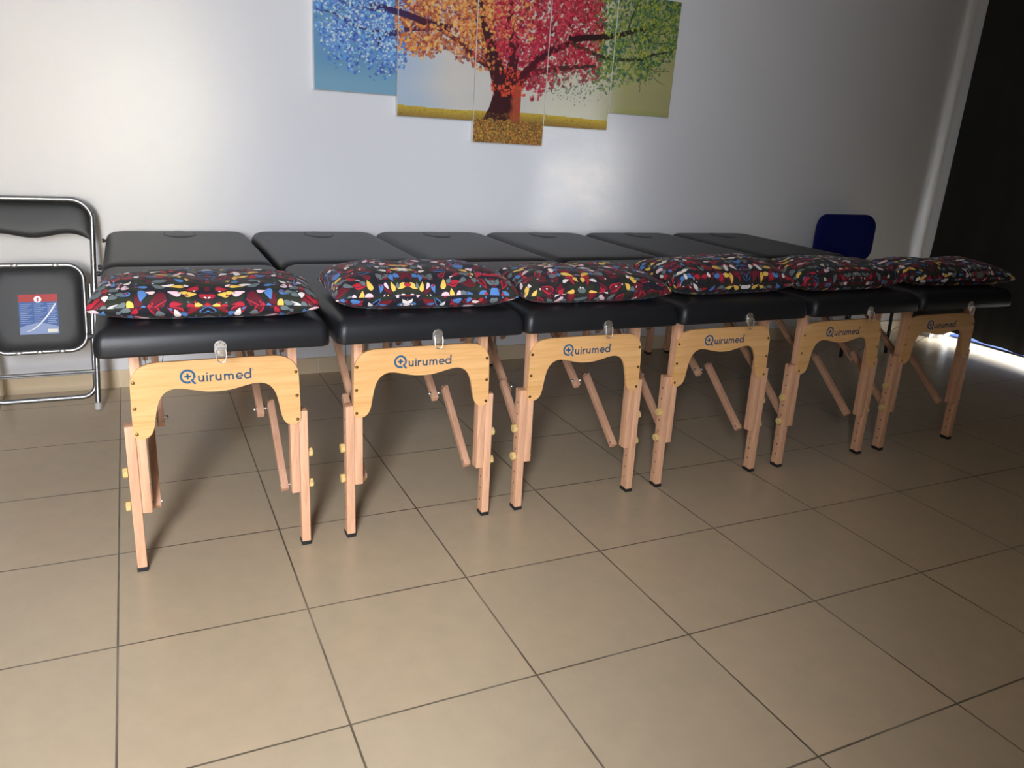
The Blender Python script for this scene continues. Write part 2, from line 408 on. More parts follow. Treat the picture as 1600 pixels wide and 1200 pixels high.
def leg_set(root, back):
    mir = MIR if back else None
    for s_ in (-1, 1):
        def lbox(mb, xc, w, z0, z1, dy0, dep, bev=.002):
            xa, xb = s_*xc-w/2, s_*xc+w/2
            p = [(xa, Yl(z0)+dy0, z0), (xb, Yl(z0)+dy0, z0), (xb, Yl(z0)+dy0+dep, z0), (xa, Yl(z0)+dy0+dep, z0),
                 (xa, Yl(z1)+dy0, z1), (xb, Yl(z1)+dy0, z1), (xb, Yl(z1)+dy0+dep, z1), (xa, Yl(z1)+dy0+dep, z1)]
            mb.hexa(p, bev)
        mb = MB(); lbox(mb, .2045, .025, .178, ZB, 0, .036)
        leg = mb.build('leg', M['beech'], root, OFF, mirror_y=mir)
        mb = MB(); lbox(mb, .2305, .026, .011, .437, -.001, .038)
        ext = mb.build('leg_extension', M['drilled'], leg, OFF, mirror_y=mir)
        mb = MB(); lbox(mb, .2305, .028, 0, .013, -.002, .040, .0015); mb.build('foot_cap', M['rubber'], leg, OFF, mirror_y=mir)
        for z in (.298, .198):
            mb = MB(); y = Yl(z)+.018; N = 28; loops = []
            for dx, rr in ((.2440, .0115), (.2455, .0140), (.2560, .0140), (.2580, .0120)):
                loops.append([(s_*dx, y+math.cos(2*PI*i/N)*rr*(1+.07*math.cos(7*2*PI*i/N)), z+math.sin(2*PI*i/N)*rr*(1+.07*math.cos(7*2*PI*i/N))) for i in range(N)])
            mb.loops(loops); mb.build('adjusting_knob', M['knobwood'], leg, OFF, mirror_y=mir)
        # lower brace, upper brace arm, bolt and cables
        mb = MB(); mb.bar((s_*.1785, .392, .170), (s_*.1785, .632, .374), .022, .024); mb.build('brace', M['beechbar'], root, OFF, mirror_y=mir)
        mb = MB(); mb.bar((s_*.1490, .640, .326), (s_*.1490, 1.10, .660), .022, .024); mb.build('brace_arm', M['beechbar'], root, OFF, mirror_y=mir)
        mb = MB(); yb, zb = .652, .345
        mb.tube([(s_*.128, yb, zb), (s_*.176, yb, zb)], .0035, 8)
        for x in (.131, .1655): mb.ball((s_*x, yb, zb), .0062, 10, .9, 1, 1)
        mb.build('hinge_bolt', M['steel'], root, OFF, mirror_y=mir)
        mb = MB(); mb.tube([(s_*.1655, .398, .184), (s_*.196, .398, .184)], .004, 8); mb.build('pivot_bolt', M['steel'], root, OFF, mirror_y=mir)
        mb = MB(); mb.tube([(s_*.166, yb, zb), (s_*.175, .40, .57), (s_*.180, .37, .655)], .0012, 6); mb.build('cable', M['wire'], root, OFF, mirror_y=mir)
        mb = MB(); mb.tube([(s_*.166, yb, zb), (s_*.120, .86, .50), (s_*.085, 1.02, .658)], .0012, 6)
        mb.build('cable', M['wire'], root, OFF, mirror_y=mir)
    # end board
    half = [(0, .6135), (.06, .6135), (.12, .6130), (.152, .6125), (.176, .609), (.197, .598), (.2105, .582), (.2185, .562), (.2205, .53), (.2215, .48), (.2220, .43)]
    low = [(.2215, .416), (.2150, .4055), (.2050, .4015), (.1950, .4015), (.1830, .407), (.1735, .419), (.1680, .436), (.1640, .458), (.1590, .484), (.1520, .506), (.1400, .524), (.1240, .534), (.1060, .537), (.0850, .5345), (.0550, .5275), (.0280, .5225), (0, .521)]
    right = catmull(half+low, 4)
    outline = right+[(-x, z) for x, z in right[::-1]][1:-1]
    mb = MB(); mb.prism(outline, lambda x, z: (x, Yl(z)-.009, z), lambda x, z: (x, Yl(z), z), .0012)
    bd = mb.build('end_board', M['ply'], root, OFF, mirror_y=mir, angle=50)
    for s_ in (-1, 1):
        for z in (.561, .489, .4165):
            mb = MB(); x = s_*(.2115 if z > .5 else .213); y = Yl(z)-.009
            N = 14
            mb.loops([[(x+math.cos(2*PI*i/N)*r, y-d, z+math.sin(2*PI*i/N)*r) for i in range(N)] for r, d in ((.0050, -.0005), (.0048, .0012), (.0036, .0026), (.0020, .0030), (.0016, .0016))])
            mb.build('screw', M['brass'], bd, OFF, mirror_y=mir)
    if back: return
    # emblem: ring with a tail and a cross
    mb = MB(); cx_, cz_, r = -.0765, .5690, .0172
    ribbon(mb, arc(cx_, cz_, r, -22, 292, 40), .0058, 0)
    ribbon(mb, [(cx_+.0155, cz_-.0075), (cx_+.0100, cz_-.0115)], .0052, 0)
    ribbon(mb, [(cx_+.0085, cz_-.0105), (cx_+.0125, cz_-.0150), (cx_+.0170, cz_-.0205), (cx_+.0200, cz_-.0208)], .0052, 0)
    ribbon(mb, [(cx_-.0085, cz_), (cx_+.0085, cz_)], .0050, 0); ribbon(mb, [(cx_, cz_-.0085), (cx_, cz_+.0085)], .0050, 0)
    mb.build('logo_emblem', M['logoblue'], bd, OFF)
    mb = MB(); zb, xh, w = .5515, .0182, .0042
    def u_(x0, x1):
        rr = (x1-x0)/2-w/2; c = (x0+x1)/2
        ribbon(mb, [(c-rr, zb+xh), (c-rr, zb+rr+.001)]+arc(c, zb+rr+w/2, rr, 180, 360, 14)[1:]+[(c+rr, zb+xh)], w, 0)
        ribbon(mb, [(c+rr, zb+xh), (c+rr, zb)], w, 0)
    u_(-.0505, -.0345)
    ribbon(mb, [(-.0272, zb), (-.0272, zb+xh)], w, 0); ribbon(mb, [(-.0272, zb+xh+.0032), (-.0272, zb+xh+.0068)], w, 0)
    ribbon(mb, [(-.0192, zb), (-.0192, zb+xh)], w, 0); ribbon(mb, arc(-.0192+.0075, zb+xh-.0095, .0075, 180, 72, 10), w, 0)
    u_(-.0062, .0105)
    x0 = .0185
    ribbon(mb, [(x0, zb), (x0, zb+xh)], w, 0)
    for q in (0, 1):
        c = x0+.0055+q*.0110; rr = .0055
        ribbon(mb, arc(c, zb+xh-rr-w/2, rr, 180, 0, 12)+[(c+rr, zb)], w, 0)
    c, rr = .0575, .0077
    ribbon(mb, arc(c, zb+xh/2, rr, 0, 318, 24), w, 0); ribbon(mb, [(c-rr, zb+xh/2-.0004), (c+rr+.0014, zb+xh/2-.0004)], w*.85, 0)
    c = .0785
    ribbon(mb, arc(c, zb+xh/2, rr, 38, 330, 24), w, 0); ribbon(mb, [(c+rr+.0010, zb), (c+rr+.0010, zb+.0295)], w, 0)
    mb.build('logo_lettering', M['logogrey'], bd, OFF)
    mb = MB(); ribbon(mb, arc(.0925, .5785, .0011, 0, 360, 12), .0005, 0); mb.build('trademark_sign', M['logogrey'], bd, OFF)

root = empty('massage_table', (XC[0], TY, 0))
cushion(Y0, YM0, 'padded_top', root, .026, .045); bc = cushion(YM1, Y1, 'padded_top', root, .045, .07)
# face-hole plug in the far half
mb = MB(); N = 40
el = lambda rx, ry, z: [(rx*math.cos(2*PI*i/N), 1.862+ry*math.sin(2*PI*i/N), z) for i in range(N)]
mb.loops([el(.063, .094, ZB+.0740), el(.063, .094, ZB+.0772), el(.060, .090, ZB+.0792), el(.05, .078, ZB+.0802), el(.02, .03, ZB+.0806)], cap0=False)
fp = mb.build('face_hole_plug', M['vinyl'], bc, OFF, angle=70)
mb = MB(); mb.tube([(.0655*math.cos(2*PI*i/N), 1.862+.0975*math.sin(2*PI*i/N), ZB+.0758) for i in range(N)], .0024, 6, closed=True)
mb.build('plug_seam', M['seam'], bc, OFF)
# toggle latch on the front edge
mb = MB(); lx, lz = .003, .668
plate = [(lx+.0155*math.cos(math.radians(a_)), lz+.010+.0155*math.sin(math.radians(a_))) for a_ in range(0, 181, 15)]+[(lx-.0155, lz-.004), (lx-.011, lz-.009), (lx+.011, lz-.009), (lx+.0155, lz-.004)]
yf = Y0
mb.prism(plate, lambda x, z: (x, yf-.0030, z), lambda x, z: (x, yf+.002, z), .0005)
mb.hexa([(lx-.0085, yf-.0050, lz-.015), (lx+.0085, yf-.0050, lz-.015), (lx+.0085, yf-.0035, lz-.015), (lx-.0085, yf-.0035, lz-.015),
         (lx-.0085, yf-.0095, lz+.006), (lx+.0085, yf-.0095, lz+.006), (lx+.0085, yf-.0030, lz+.009), (lx-.0085, yf-.0030, lz+.009)], .0006)
mb.tube([(lx-.0125, yf-.0070, lz+.0035), (lx+.0125, yf-.0070, lz+.0035)], .0026, 10)
la = mb.build('latch', M['steel'], root, OFF)
for dx, dz in ((0, .0200), (-.0095, .0150), (.0095, .0150)):
    mb = MB(); mb.ball((lx+dx, yf-.0032, lz+dz), .0019, 10, 1, .7, 1); mb.build('rivet', M['brass'], la, OFF)
mb = MB(); lp = [(lx-.0125, yf-.010, lz+.004), (lx-.0128, yf-.012, lz-.006), (lx-.0118, yf-.0135, lz-.017)]+[(lx+.0100*math.cos(a_)*1.1, yf-.014, lz-.0205+.010*math.sin(a_)) for a_ in [PI+PI*i/10 for i in range(1, 10)]]+[(lx+.0118, yf-.0135, lz-.017), (lx+.0128, yf-.012, lz-.006), (lx+.0125, yf-.010, lz+.004)]
mb.tube(lp, .0016, 8); mb.build('latch_loop', M['steel'], la, OFF)
leg_set(root, False); leg_set(root, True)
where = ['leftmost in the row, beside the folding chair', 'second from the left in the row', 'third from the left in the row',
         'fourth from the left in the row', 'fifth from the left, in front of the blue chair', 'rightmost in the row, nearest the dark curtain']
G_T = 'massage tables lined up in a row'
for i, x in enumerate(XC):
    o = root if i == 0 else dup(root, (x, TY, 0))
    tag(o, 'black padded wooden folding massage table '+where[i], 'massage table', G_T)
# black plugs on the free left side of the first table
for y in (1.96, 1.32, 1.20, .345):
    mb = MB(); mb.tube([(-HW+.004, y, .695), (-HW-.004, y, .695), (-HW-.0045, y, .695), (-HW-.014, y, .695)], [.006, .006, .009, .009], 14)
    mb.build('side_peg', M['rubber'], root, OFF)

# ------------------------------------------------------------------ pillows
def vnoise(seed):
    rs = np.random.RandomState(seed); ph = rs.rand(10, 3)*6.283; fr = rs.randn(10, 2)*np.array([5.5, 4.0]); am = rs.rand(10)
    return lambda u, v: sum(am[i]*math.sin(fr[i, 0]*u+fr[i, 1]*v+ph[i, 0]) for i in range(10))/4
def pillow(i, x, y, rz, w, d, h, seed, z=ZT+.0012, sag=.06):
    NX, NYp = 84, 56; nz = vnoise(seed); n2 = vnoise(seed+50)
    bm = bmesh.new(); uvl = bm.loops.layers.uv.new('UVMap')
    rs = random.Random(seed); uo, vo_ = rs.uniform(0, 3), rs.uniform(0, 3)
    if i == 0: uo = .27*4                  # the print is centred on this pillow
    P, Q = {}, {}
    par = lambda q: -math.cos(PI*q)*.62+(-1+2*q)*.38
    for a_ in range(NX+1):
        for c in range(NYp+1):
            u, v = par(a_/NX), par(c/NYp)
            # corners stay out as ears while the sides draw in
            px = w/2*u*(1-.035*(1-abs(v)**2.2)-.015*abs(v)**6*abs(u)**6)+.003*nz(u, v)
            py = d/2*v*(1-.05*(1-abs(u)**3.0)-.07*abs(u)**10)+.004*n2(u, v)
            e = max(0, 1-abs(u)**3.6)**.40*max(0, 1-abs(v)**2.8)**.42
            fat = 1+.17*nz(u*1.1, v*.9)-sag*math.exp(-(u/.20)**2)
            wr = .0048*n2(u*5, v*2.5)*max(0, (abs(u)-.45))*e**.5+.0024*nz(u*6, v*5)*e
            mid = h*(.40+.05*nz(u*.8, v*.8)*(1-e))*(1-.25*(abs(u)**8*abs(v)**8))
            P[a_, c] = Vector((px, py, mid+h*.60*e*fat+wr)); Q[a_, c] = Vector((px, py, max(0., mid-h*.55*e)))
    # cloth coordinates follow the length of the cloth
    UV = {}
    for a_ in range(NX+1):
        L = [0.]
        for c in range(NYp): L.append(L[-1]+(P[a_, c+1]-P[a_, c]).length)
        mid_ = L[NYp//2]
        for c in range(NYp+1): UV[a_, c] = [0, L[c]-mid_]
    for c in range(NYp+1):
        L = [0.]
        for a_ in range(NX): L.append(L[-1]+(P[a_+1, c]-P[a_, c]).length)
        mid_ = L[NX//2]
        for a_ in range(NX+1): UV[a_, c][0] = L[a_]-mid_
    top, bot = {}, {}
    for k_ in P:
        top[k_] = bm.verts.new(P[k_]); edge = k_[0] in (0, NX) or k_[1] in (0, NYp)
        bot[k_] = top[k_] if edge else bm.verts.new(Q[k_])
    def face(vs, keys, flip):
        try: f = bm.faces.new(vs)
        except ValueError: return
        for lp_, kk in zip(f.loops, keys): lp_[uvl].uv = (UV[kk][0]+uo, UV[kk][1]+vo_+(1.31 if flip else 0))
        f.smooth = True
    for a_ in range(NX):
        for c in range(NYp):
            ks = [(a_, c), (a_+1, c), (a_+1, c+1), (a_, c+1)]
            face([top[q] for q in ks], ks, False)
            if set(bot[q] for q in ks) != set(top[q] for q in ks): face([bot[q] for q in ks[::-1]], ks[::-1], True)
    me = bpy.data.meshes.new('pillow'); bm.to_mesh(me); bm.free(); me.materials.append(M['paisley'])
    o = bpy.data.objects.new('pillow', me); COL.objects.link(o); o.location = (x, y, z); o.rotation_euler = (0, 0, math.radians(rz))
    tag(o, PL[i], 'pillow', 'paisley pillows on the massage tables')
PL = ['paisley patterned pillow lying on the leftmost massage table, beside the folding chair',
      'plump paisley patterned pillow on the second massage table from the left',
      'paisley patterned pillow on the third massage table from the left',
      'paisley patterned pillow on the fourth massage table from the left, overlapping its left neighbour',
      'paisley patterned pillow on the fifth massage table, in front of the blue chair',
      'paisley patterned pillow overhanging the right edge of the rightmost massage table']
pillow(0, .288, .440, -5, .575, .335, .096, 3, sag=.12)
pillow(1, .900, .455, -3, .570, .350, .112, 12, sag=.02)
pillow(2, 1.482, .445, -2, .555, .335, .099, 23, sag=.05)
pillow(3, 2.085, .485, 0, .560, .330, .116, 34, sag=.02)
pillow(4, 2.665, .470, 2, .560, .330, .106, 45, sag=.03)
pillow(5, 3.345, .470, -4, .605, .330, .096, 56, sag=.02)

# ------------------------------------------------------------------ five-part canvas picture of a tree
def paint():
    X0, Z0, PX_ = .916, 1.187, .0028
    W_, H_ = int(2.0/PX_)+2, int(.99/PX_)+2
    X = X0+np.arange(W_)*PX_; Z = Z0+np.arange(H_)*PX_
    XX, ZZ = np.meshgrid(X, Z); rs = np.random.RandomState(5)
    def c(r, g, b): return np.array(lin(r, g, b)[:3])
    def sm(a, b, x): t_ = np.clip((x-a)/(b-a), 0, 1); return t_*t_*(3-2*t_)
    def lerp(A, B, t_): return A+(B-A)*t_[..., None]
    img = np.zeros((H_, W_, 3))
    def soft(sx, sz, n=7):
        g_ = np.zeros_like(XX)
        for _ in range(n): g_ += np.sin(XX*rs.randn()*sx+ZZ*rs.randn()*sz+rs.rand()*6.28)
        return g_/n
    cloud = soft(4, 22)
    sky = lerp(c(122, 165, 186), c(104, 150, 184), sm(1.40, 1.55, ZZ))*np.ones_like(img)
    mid = lerp(c(176, 192, 206), c(208, 203, 192), sm(1.35, 1.62, XX+cloud*.08))
    mid = lerp(mid, np.broadcast_to(c(215, 211, 186), img.shape), sm(1.9, 2.2, XX))
    sky = lerp(sky, mid, (XX > 1.31).astype(float))
    right = lerp(np.broadcast_to(c(176, 172, 118), img.shape), c(158, 160, 88), sm(1.42, 1.36, ZZ))
    sky = lerp(sky, right, sm(2.38, 2.62, XX))
    img = sky*(1+.05*cloud[..., None])
    # meadow
    hz = 1.341+.004*np.sin(XX*7)
    gr = lerp(np.broadcast_to(c(196, 168, 62), img.shape), c(142, 112, 58), sm(0, .055, hz-ZZ))
    gr = gr*(1+.35*(rs.rand(H_, W_, 1)-.5)*sm(.01, .06, hz-ZZ)[..., None])
    gm = ((ZZ < hz) & (XX > 1.30) & (XX < 2.52)).astype(float)
    img = lerp(img, gr, gm)
    def stamp(x, z, rx, rz, ang, col, alpha=1., shape=None):
        R_ = max(rx, rz)*1.2; i0, i1 = int((x-R_-X0)/PX_), int((x+R_-X0)/PX_)+2; j0, j1 = int((z-R_-Z0)/PX_), int((z+R_-Z0)/PX_)+2
        i0, j0, i1, j1 = max(i0, 0), max(j0, 0), min(i1, W_), min(j1, H_)
        if i0 >= i1 or j0 >= j1: return
        dx = XX[j0:j1, i0:i1]-x; dz = ZZ[j0:j1, i0:i1]-z; ca, sa = math.cos(ang), math.sin(ang)
        q_ = ((dx*ca+dz*sa)/rx)**2+((-dx*sa+dz*ca)/rz)**2
        mk = np.clip((1.15-q_)*4, 0, 1)*alpha
        img[j0:j1, i0:i1] += (col-img[j0:j1, i0:i1])*mk[..., None]
    def stroke(pts, w0, w1, ca_, cb_):
        P = catmull(pts, 10); n = len(P)
        for a_ in range(n-1):
            for q_ in range(6):
                t_ = (a_+q_/6)/(n-1); x = P[a_][0]+(P[a_+1][0]-P[a_][0])*q_/6; z = P[a_][1]+(P[a_+1][1]-P[a_][1])*q_/6
                w = (w0+(w1-w0)*t_)/2; stamp(x, z, w, w, 0, ca_+(cb_-ca_)*t_)
    def foliage(n, cx0, cx1, z0, z1, pal, size, dens, alpha=.9):
        for _ in range(n):
            x, z = rs.uniform(cx0, cx1), rs.uniform(z0, z1)
            if rs.rand() > dens(x, z): continue
            s_ = size*(.5+rs.rand()*.9); stamp(x, z, s_, s_*(.4+.4*rs.rand()), rs.rand()*3.14, c(*pal[rs.randint(len(pal))]), alpha)
    f_ = lambda a_, b_, x: min(1, max(0, (x-a_)/(b_-a_)))
    edge = lambda pts: (lambda x: float(np.interp(x, [p[0] for p in pts], [p[1] for p in pts])))
    be = edge([(.922, 1.60), (1.0, 1.50), (1.12, 1.46), (1.25, 1.44), (1.33, 1.50)])
    oe = edge([(1.30, 1.61), (1.43, 1.58), (1.56, 1.61), (1.68, 1.57), (1.82, 1.55)])
    re = edge([(1.80, 1.58), (1.98, 1.50), (2.03, 1.43), (2.10, 1.46), (2.21, 1.52), (2.45, 1.55)])
    ge = edge([(2.05, 1.50), (2.15, 1.43), (2.30, 1.42), (2.43, 1.47), (2.51, 1.50), (2.59, 1.56), (2.73, 1.57), (2.83, 1.65), (2.93, 1.75)])
    lump = [rs.rand(8)*6.28, rs.randn(8)*26, rs.randn(8)*26]
    lmp = lambda x, z: .5+.5*math.sin(sum(math.sin(lump[1][q_]*x+lump[2][q_]*z+lump[0][q_]) for q_ in range(8))*.9)
    dB = lambda x, z: f_(be(x)-.02, be(x)+.14, z)*(.25+.75*lmp(x, z)); dO = lambda x, z: f_(oe(x)-.03, oe(x)+.03, z)*(.5+.5*lmp(x, z))
    dR = lambda x, z: f_(re(x)-.04, re(x)+.06, z)*(.45+.55*lmp(x, z)); dG = lambda x, z: f_(ge(x)-.05, ge(x)+.10, z)*(.35+.65*lmp(x, z))
    # back foliage
    foliage(4940, .916, 1.36, 1.38, 2.0, [(70, 110, 190), (84, 132, 205), (60, 80, 160), (110, 165, 215)], 0.0088, dB, .75)
    foliage(4940, 1.30, 1.86, 1.52, 2.2, [(150, 72, 60), (176, 104, 66), (120, 50, 60), (196, 120, 70)], 0.0102, dO, .9)
    foliage(6460, 1.76, 2.44, 1.38, 2.2, [(150, 28, 46), (176, 38, 58), (120, 20, 40), (196, 60, 80)], 0.0102, dR, .9)
    foliage(4940, 2.36, 2.92, 1.42, 2.1, [(60, 104, 72), (88, 128, 62), (52, 92, 84), (130, 150, 60)], 0.0095, lambda x, z: dG(x, z)*f_(2.34, 2.46, x), .85)
    foliage(1330, 2.02, 2.5, 1.40, 1.58, [(104, 124, 100), (126, 140, 112), (84, 108, 92)], 0.0041, dG, .8)
    # trunk and branches
    dk, rd, bl = c(66, 28, 32), c(112, 44, 36), c(58, 44, 96)
    TL = edge([(1.25, -1.74), (1.288, -1.758), (1.36, -1.797), (1.43, -1.817), (1.53, -1.82)]); TR = edge([(1.25, 1.99), (1.295, 1.975), (1.396, 1.972), (1.489, 1.972), (1.55, 1.99)])
    zz = Z; tl = np.array([-TL(z) for z in zz]); tr = np.array([TR(z) for z in zz])
    tm = ((XX > tl[:, None]) & (XX < tr[:, None]) & (ZZ > 1.29+.02*np.sin(XX*60)) & (ZZ < 1.55))
    u = (XX-tl[:, None])/(tr-tl)[:, None]
    bark = lerp(np.broadcast_to(c(62, 26, 28), img.shape), c(170, 78, 52), sm(.62, .80, u+.10*np.sin(ZZ*90+XX*40)*.3))
    bark = bark*(1+.5*(np.sin(XX*420+9*np.sin(ZZ*23))*.25+rs.rand(H_, W_)*.4-.2))[..., None]
    img[:] = lerp(img, bark, tm.astype(float))
    stroke([(1.85, 1.48), (1.803, 1.61), (1.751, 1.722), (1.715, 1.818), (1.68, 1.98)], .085, .045, dk, dk)
    stroke([(1.91, 1.49), (1.916, 1.665), (1.89, 1.78), (1.866, 2.0)], .06, .03, dk, c(90, 30, 40))
    stroke([(1.96, 1.50), (2.083, 1.627), (2.205, 1.687), (2.28, 1.724)], .05, .02, c(90, 26, 36), dk)
    stroke([(1.98, 1.53), (2.17, 1.573), (2.40, 1.608)], .035, .016, c(110, 26, 36), c(56, 60, 46))
    stroke([(1.86, 1.51), (1.707, 1.592), (1.602, 1.658), (1.50, 1.70)], .035, .014, dk, c(120, 50, 44))
    stroke([(1.18, 1.762), (1.242, 1.756), (1.366, 1.737), (1.469, 1.712), (1.561, 1.702)], .022, .036, bl, c(70, 32, 40))
    stroke([(1.22, 1.60), (1.243, 1.641), (1.368, 1.679), (1.482, 1.694)], .014, .022, bl, c(90, 40, 60))
    stroke([(1.305, 1.648), (1.122, 1.664), (1.019, 1.706), (.93, 1.717)], .016, .005, bl, c(70, 80, 140))
    stroke([(1.32, 1.742), (1.182, 1.743), (1.063, 1.756), (.93, 1.80)], .012, .005, bl, c(70, 80, 140))
    gd = c(48, 52, 36)
    stroke([(2.24, 1.726), (2.49, 1.762), (2.599, 1.795), (2.706, 1.825), (2.797, 1.866)], .034, .009, c(58, 24, 28), gd)
    stroke([(2.26, 1.70), (2.454, 1.654), (2.678, 1.665), (2.758, 1.695), (2.883, 1.726)], .022, .006, c(60, 60, 40), gd)
    for pts, w in (([(2.579, 1.79), (2.608, 1.883), (2.641, 1.95)], .010), ([(2.679, 1.812), (2.741, 1.758), (2.834, 1.761)], .008), ([(2.678, 1.665), (2.77, 1.618), (2.877, 1.62)], .006),
                   ([(2.60, 1.795), (2.66, 1.70), (2.70, 1.69)], .006), ([(2.706, 1.825), (2.78, 1.80), (2.86, 1.83)], .006), ([(2.66, 1.66), (2.69, 1.58), (2.70, 1.50)], .005), ([(2.72, 1.64), (2.80, 1.57), (2.86, 1.55)], .004),
                   ([(1.80, 1.60), (1.72, 1.66), (1.66, 1.72)], .008), ([(1.83, 1.55), (1.78, 1.62), (1.70, 1.63)], .006)):
        stroke(pts, w, w*.5, gd if pts[0][0] > 2 else dk, gd if pts[0][0] > 2 else dk)
    # front foliage
    foliage(4940, .916, 1.34, 1.38, 2.0, [(150, 195, 225), (186, 214, 226), (92, 150, 215), (214, 226, 214), (120, 140, 205)], 0.0051, dB)
    foliage(2850, 1.30, 1.80, 1.52, 2.2, [(226, 160, 84), (236, 186, 104), (204, 112, 66), (232, 148, 70), (160, 66, 54)], 0.0082, lambda x, z: dO(x, z)*f_(1.54, 1.64, z+.1*lmp(x, z)))
    foliage(798, 1.62, 2.02, 1.68, 2.2, [(226, 160, 90), (232, 178, 104), (210, 120, 74)], 0.0095, lambda x, z: .8)
    foliage(4370, 1.80, 2.42, 1.38, 2.2, [(196, 44, 62), (214, 70, 84), (160, 26, 50), (224, 96, 96), (180, 40, 70)], 0.0075, lambda x, z: dR(x, z)*(1 if z > 1.60 else .45))
    foliage(209, 1.80, 1.99, 1.42, 1.56, [(204, 60, 44), (220, 96, 60)], 0.0075, lambda x, z: .7)
    foliage(3230, 2.40, 2.92, 1.45, 2.1, [(170, 176, 60), (196, 190, 66), (110, 140, 62), (66, 120, 92), (142, 160, 70)], 0.0061, lambda x, z: dG(x, z)*f_(2.38, 2.5, x))
    stroke([(1.85, 1.50), (1.803, 1.61), (1.765, 1.70), (1.735, 1.77)], .06, .022, dk, dk)
    stroke([(1.97, 1.52), (2.05, 1.60), (2.13, 1.655)], .03, .014, c(84, 24, 34), dk)
    stroke([(2.27, 1.728), (2.36, 1.742), (2.45, 1.757)], .030, .022, c(58, 24, 28), c(52, 36, 32))
    stroke([(1.27, 1.752), (1.366, 1.737), (1.44, 1.718)], .026, .030, bl, c(70, 32, 40))
    foliage(90, 1.70, 1.86, 1.52, 1.80, [(226, 160, 84), (204, 112, 66), (200, 60, 60)], .008, lambda x, z: .8)
    # leaves lying on the grass
    foliage(2850, 1.71, 2.115, 1.187, 1.30, [(150, 110, 60), (190, 110, 50), (110, 86, 44), (206, 160, 70), (88, 74, 36)], 0.0041, lambda x, z: 1)
    foliage(1140, 1.31, 2.51, 1.285, 1.335, [(150, 110, 56), (120, 90, 46), (176, 130, 60)], 0.0027, lambda x, z: .9, .6)
    return np.clip(img, 0, 1), X0, Z0, PX_
IMG, PX0, PZ0, PPX = paint()
CANV = [(.916, 1.309, 1.380, 1.976, 'outermost left canvas panel with pale blue leaves of a printed tree'),
        (1.312, 1.711, 1.289, 2.073, 'canvas panel of the printed tree with orange leaves above a pale sky'),
        (1.714, 2.114, 1.187, 2.173, 'middle and tallest canvas panel with the trunk of the printed tree'),
        (2.117, 2.508, 1.288, 2.073, 'canvas panel of the printed tree with red and dark green leaves, right of the trunk'),
        (2.511, 2.912, 1.379, 1.976, 'outermost right canvas panel with yellow green leaves of the printed tree')]
for x0, x1, z0, z1, lab in CANV:
    o = empty('canvas_picture', ((x0+x1)/2, WY-.012, z0)); off = o.location
    tag(o, lab, 'picture', 'five canvas panels making one tree picture')
    mb = MB(); mb.box(x0, x1, 2.0215, WY, z0, z1, .0015); mb.build('stretched_edge', M['canvasside'], o, off, smooth=False)
    nx, nz_ = int((x1-x0)/PPX), int((z1-z0)/PPX)
    xs = np.linspace(x0+.0012, x1-.0012, nx+1); zs = np.linspace(z0+.0012, z1-.0012, nz_+1)
    gx, gz = np.meshgrid(xs, zs); nv = gx.size
    co = np.stack([gx.ravel(), np.full(nv, 2.0205), gz.ravel()], 1)-np.array(off)
    idx = np.arange(nv).reshape(nz_+1, nx+1)
    fcs = np.stack([idx[:-1, :-1].ravel(), idx[:-1, 1:].ravel(), idx[1:, 1:].ravel(), idx[1:, :-1].ravel()], 1)
    me = bpy.data.meshes.new('printed_face'); me.from_pydata(co.tolist(), [], fcs.tolist())
    at = me.color_attributes.new('print', 'FLOAT_COLOR', 'POINT')
    ii = np.clip(((gx.ravel()-PX0)/PPX).round().astype(int), 0, IMG.shape[1]-1); jj = np.clip(((gz.ravel()-PZ0)/PPX).round().astype(int), 0, IMG.shape[0]-1)
    cc = np.ones((nv, 4), np.float32); cc[:, :3] = IMG[jj, ii]; at.data.foreach_set('color', cc.ravel())
    me.materials.append(M['canvas']); f = bpy.data.objects.new('printed_face', me); COL.objects.link(f); f.parent = o

# ------------------------------------------------------------------ folded steel chair at the left
CO = (-.285, 1.753, 0)
ch = empty('folding_chair', CO); tag(ch, 'folded steel chair with black vinyl seat and backrest leaning on the wall at the left', 'chair')
LEAN = .235
def CP(x, z, off=0): return (-.285+.031*z+x, 1.753+LEAN*z-off, z)
def hw(z): return .200+.020*z/.87
top = .868; rc = .085
def frame_pts():
    R = [(hw(z), z) for z in (.012, .2, .4, .6, top-rc)]
    a_ = [(hw(top)-rc+rc*math.cos(t_), top-rc+rc*math.sin(t_)) for t_ in [PI/2*i/8 for i in range(1, 9)]]
    r = R+a_
    return r+[(-x, z) for x, z in r[::-1]]
mb = MB(); mb.tube([CP(x, z) for x, z in frame_pts()], .0112, 14)
fr = mb.build('front_frame', M['chrome'], ch, CO)
for s_ in (-1, 1):
    mb = MB(); mb.tube([CP(s_*hw(0), .0005), CP(s_*hw(.02), .030)], .0145, 14); mb.build('foot_cap', M['capgrey'], fr, CO)
mb = MB(); mb.tube([CP(-hw(.16), .165), CP(hw(.16), .165)], .0065, 10); mb.tube([CP(-hw(.16), .152, -.016), CP(hw(.16), .152, -.016)], .0045, 10)
mb.build('crossbar', M['chrome'], ch, CO)
# rear leg frame, nested inside when folded
r = .05; zb = .052; h0 = hw(0)-.006
U = [(h0-.0, z) for z in (.52, .35, .20, zb+r)]+[(h0-r+r*math.cos(t_), zb+r-r*math.sin(t_)) for t_ in [PI/2*i/7 for i in range(1, 8)]]
U = U+[(-x, z) for x, z in U[::-1]]
mb = MB(); mb.tube([CP(x, z, -.0225) for x, z in U], .0105, 12); mb.build('rear_frame', M['chrome'], ch, CO)
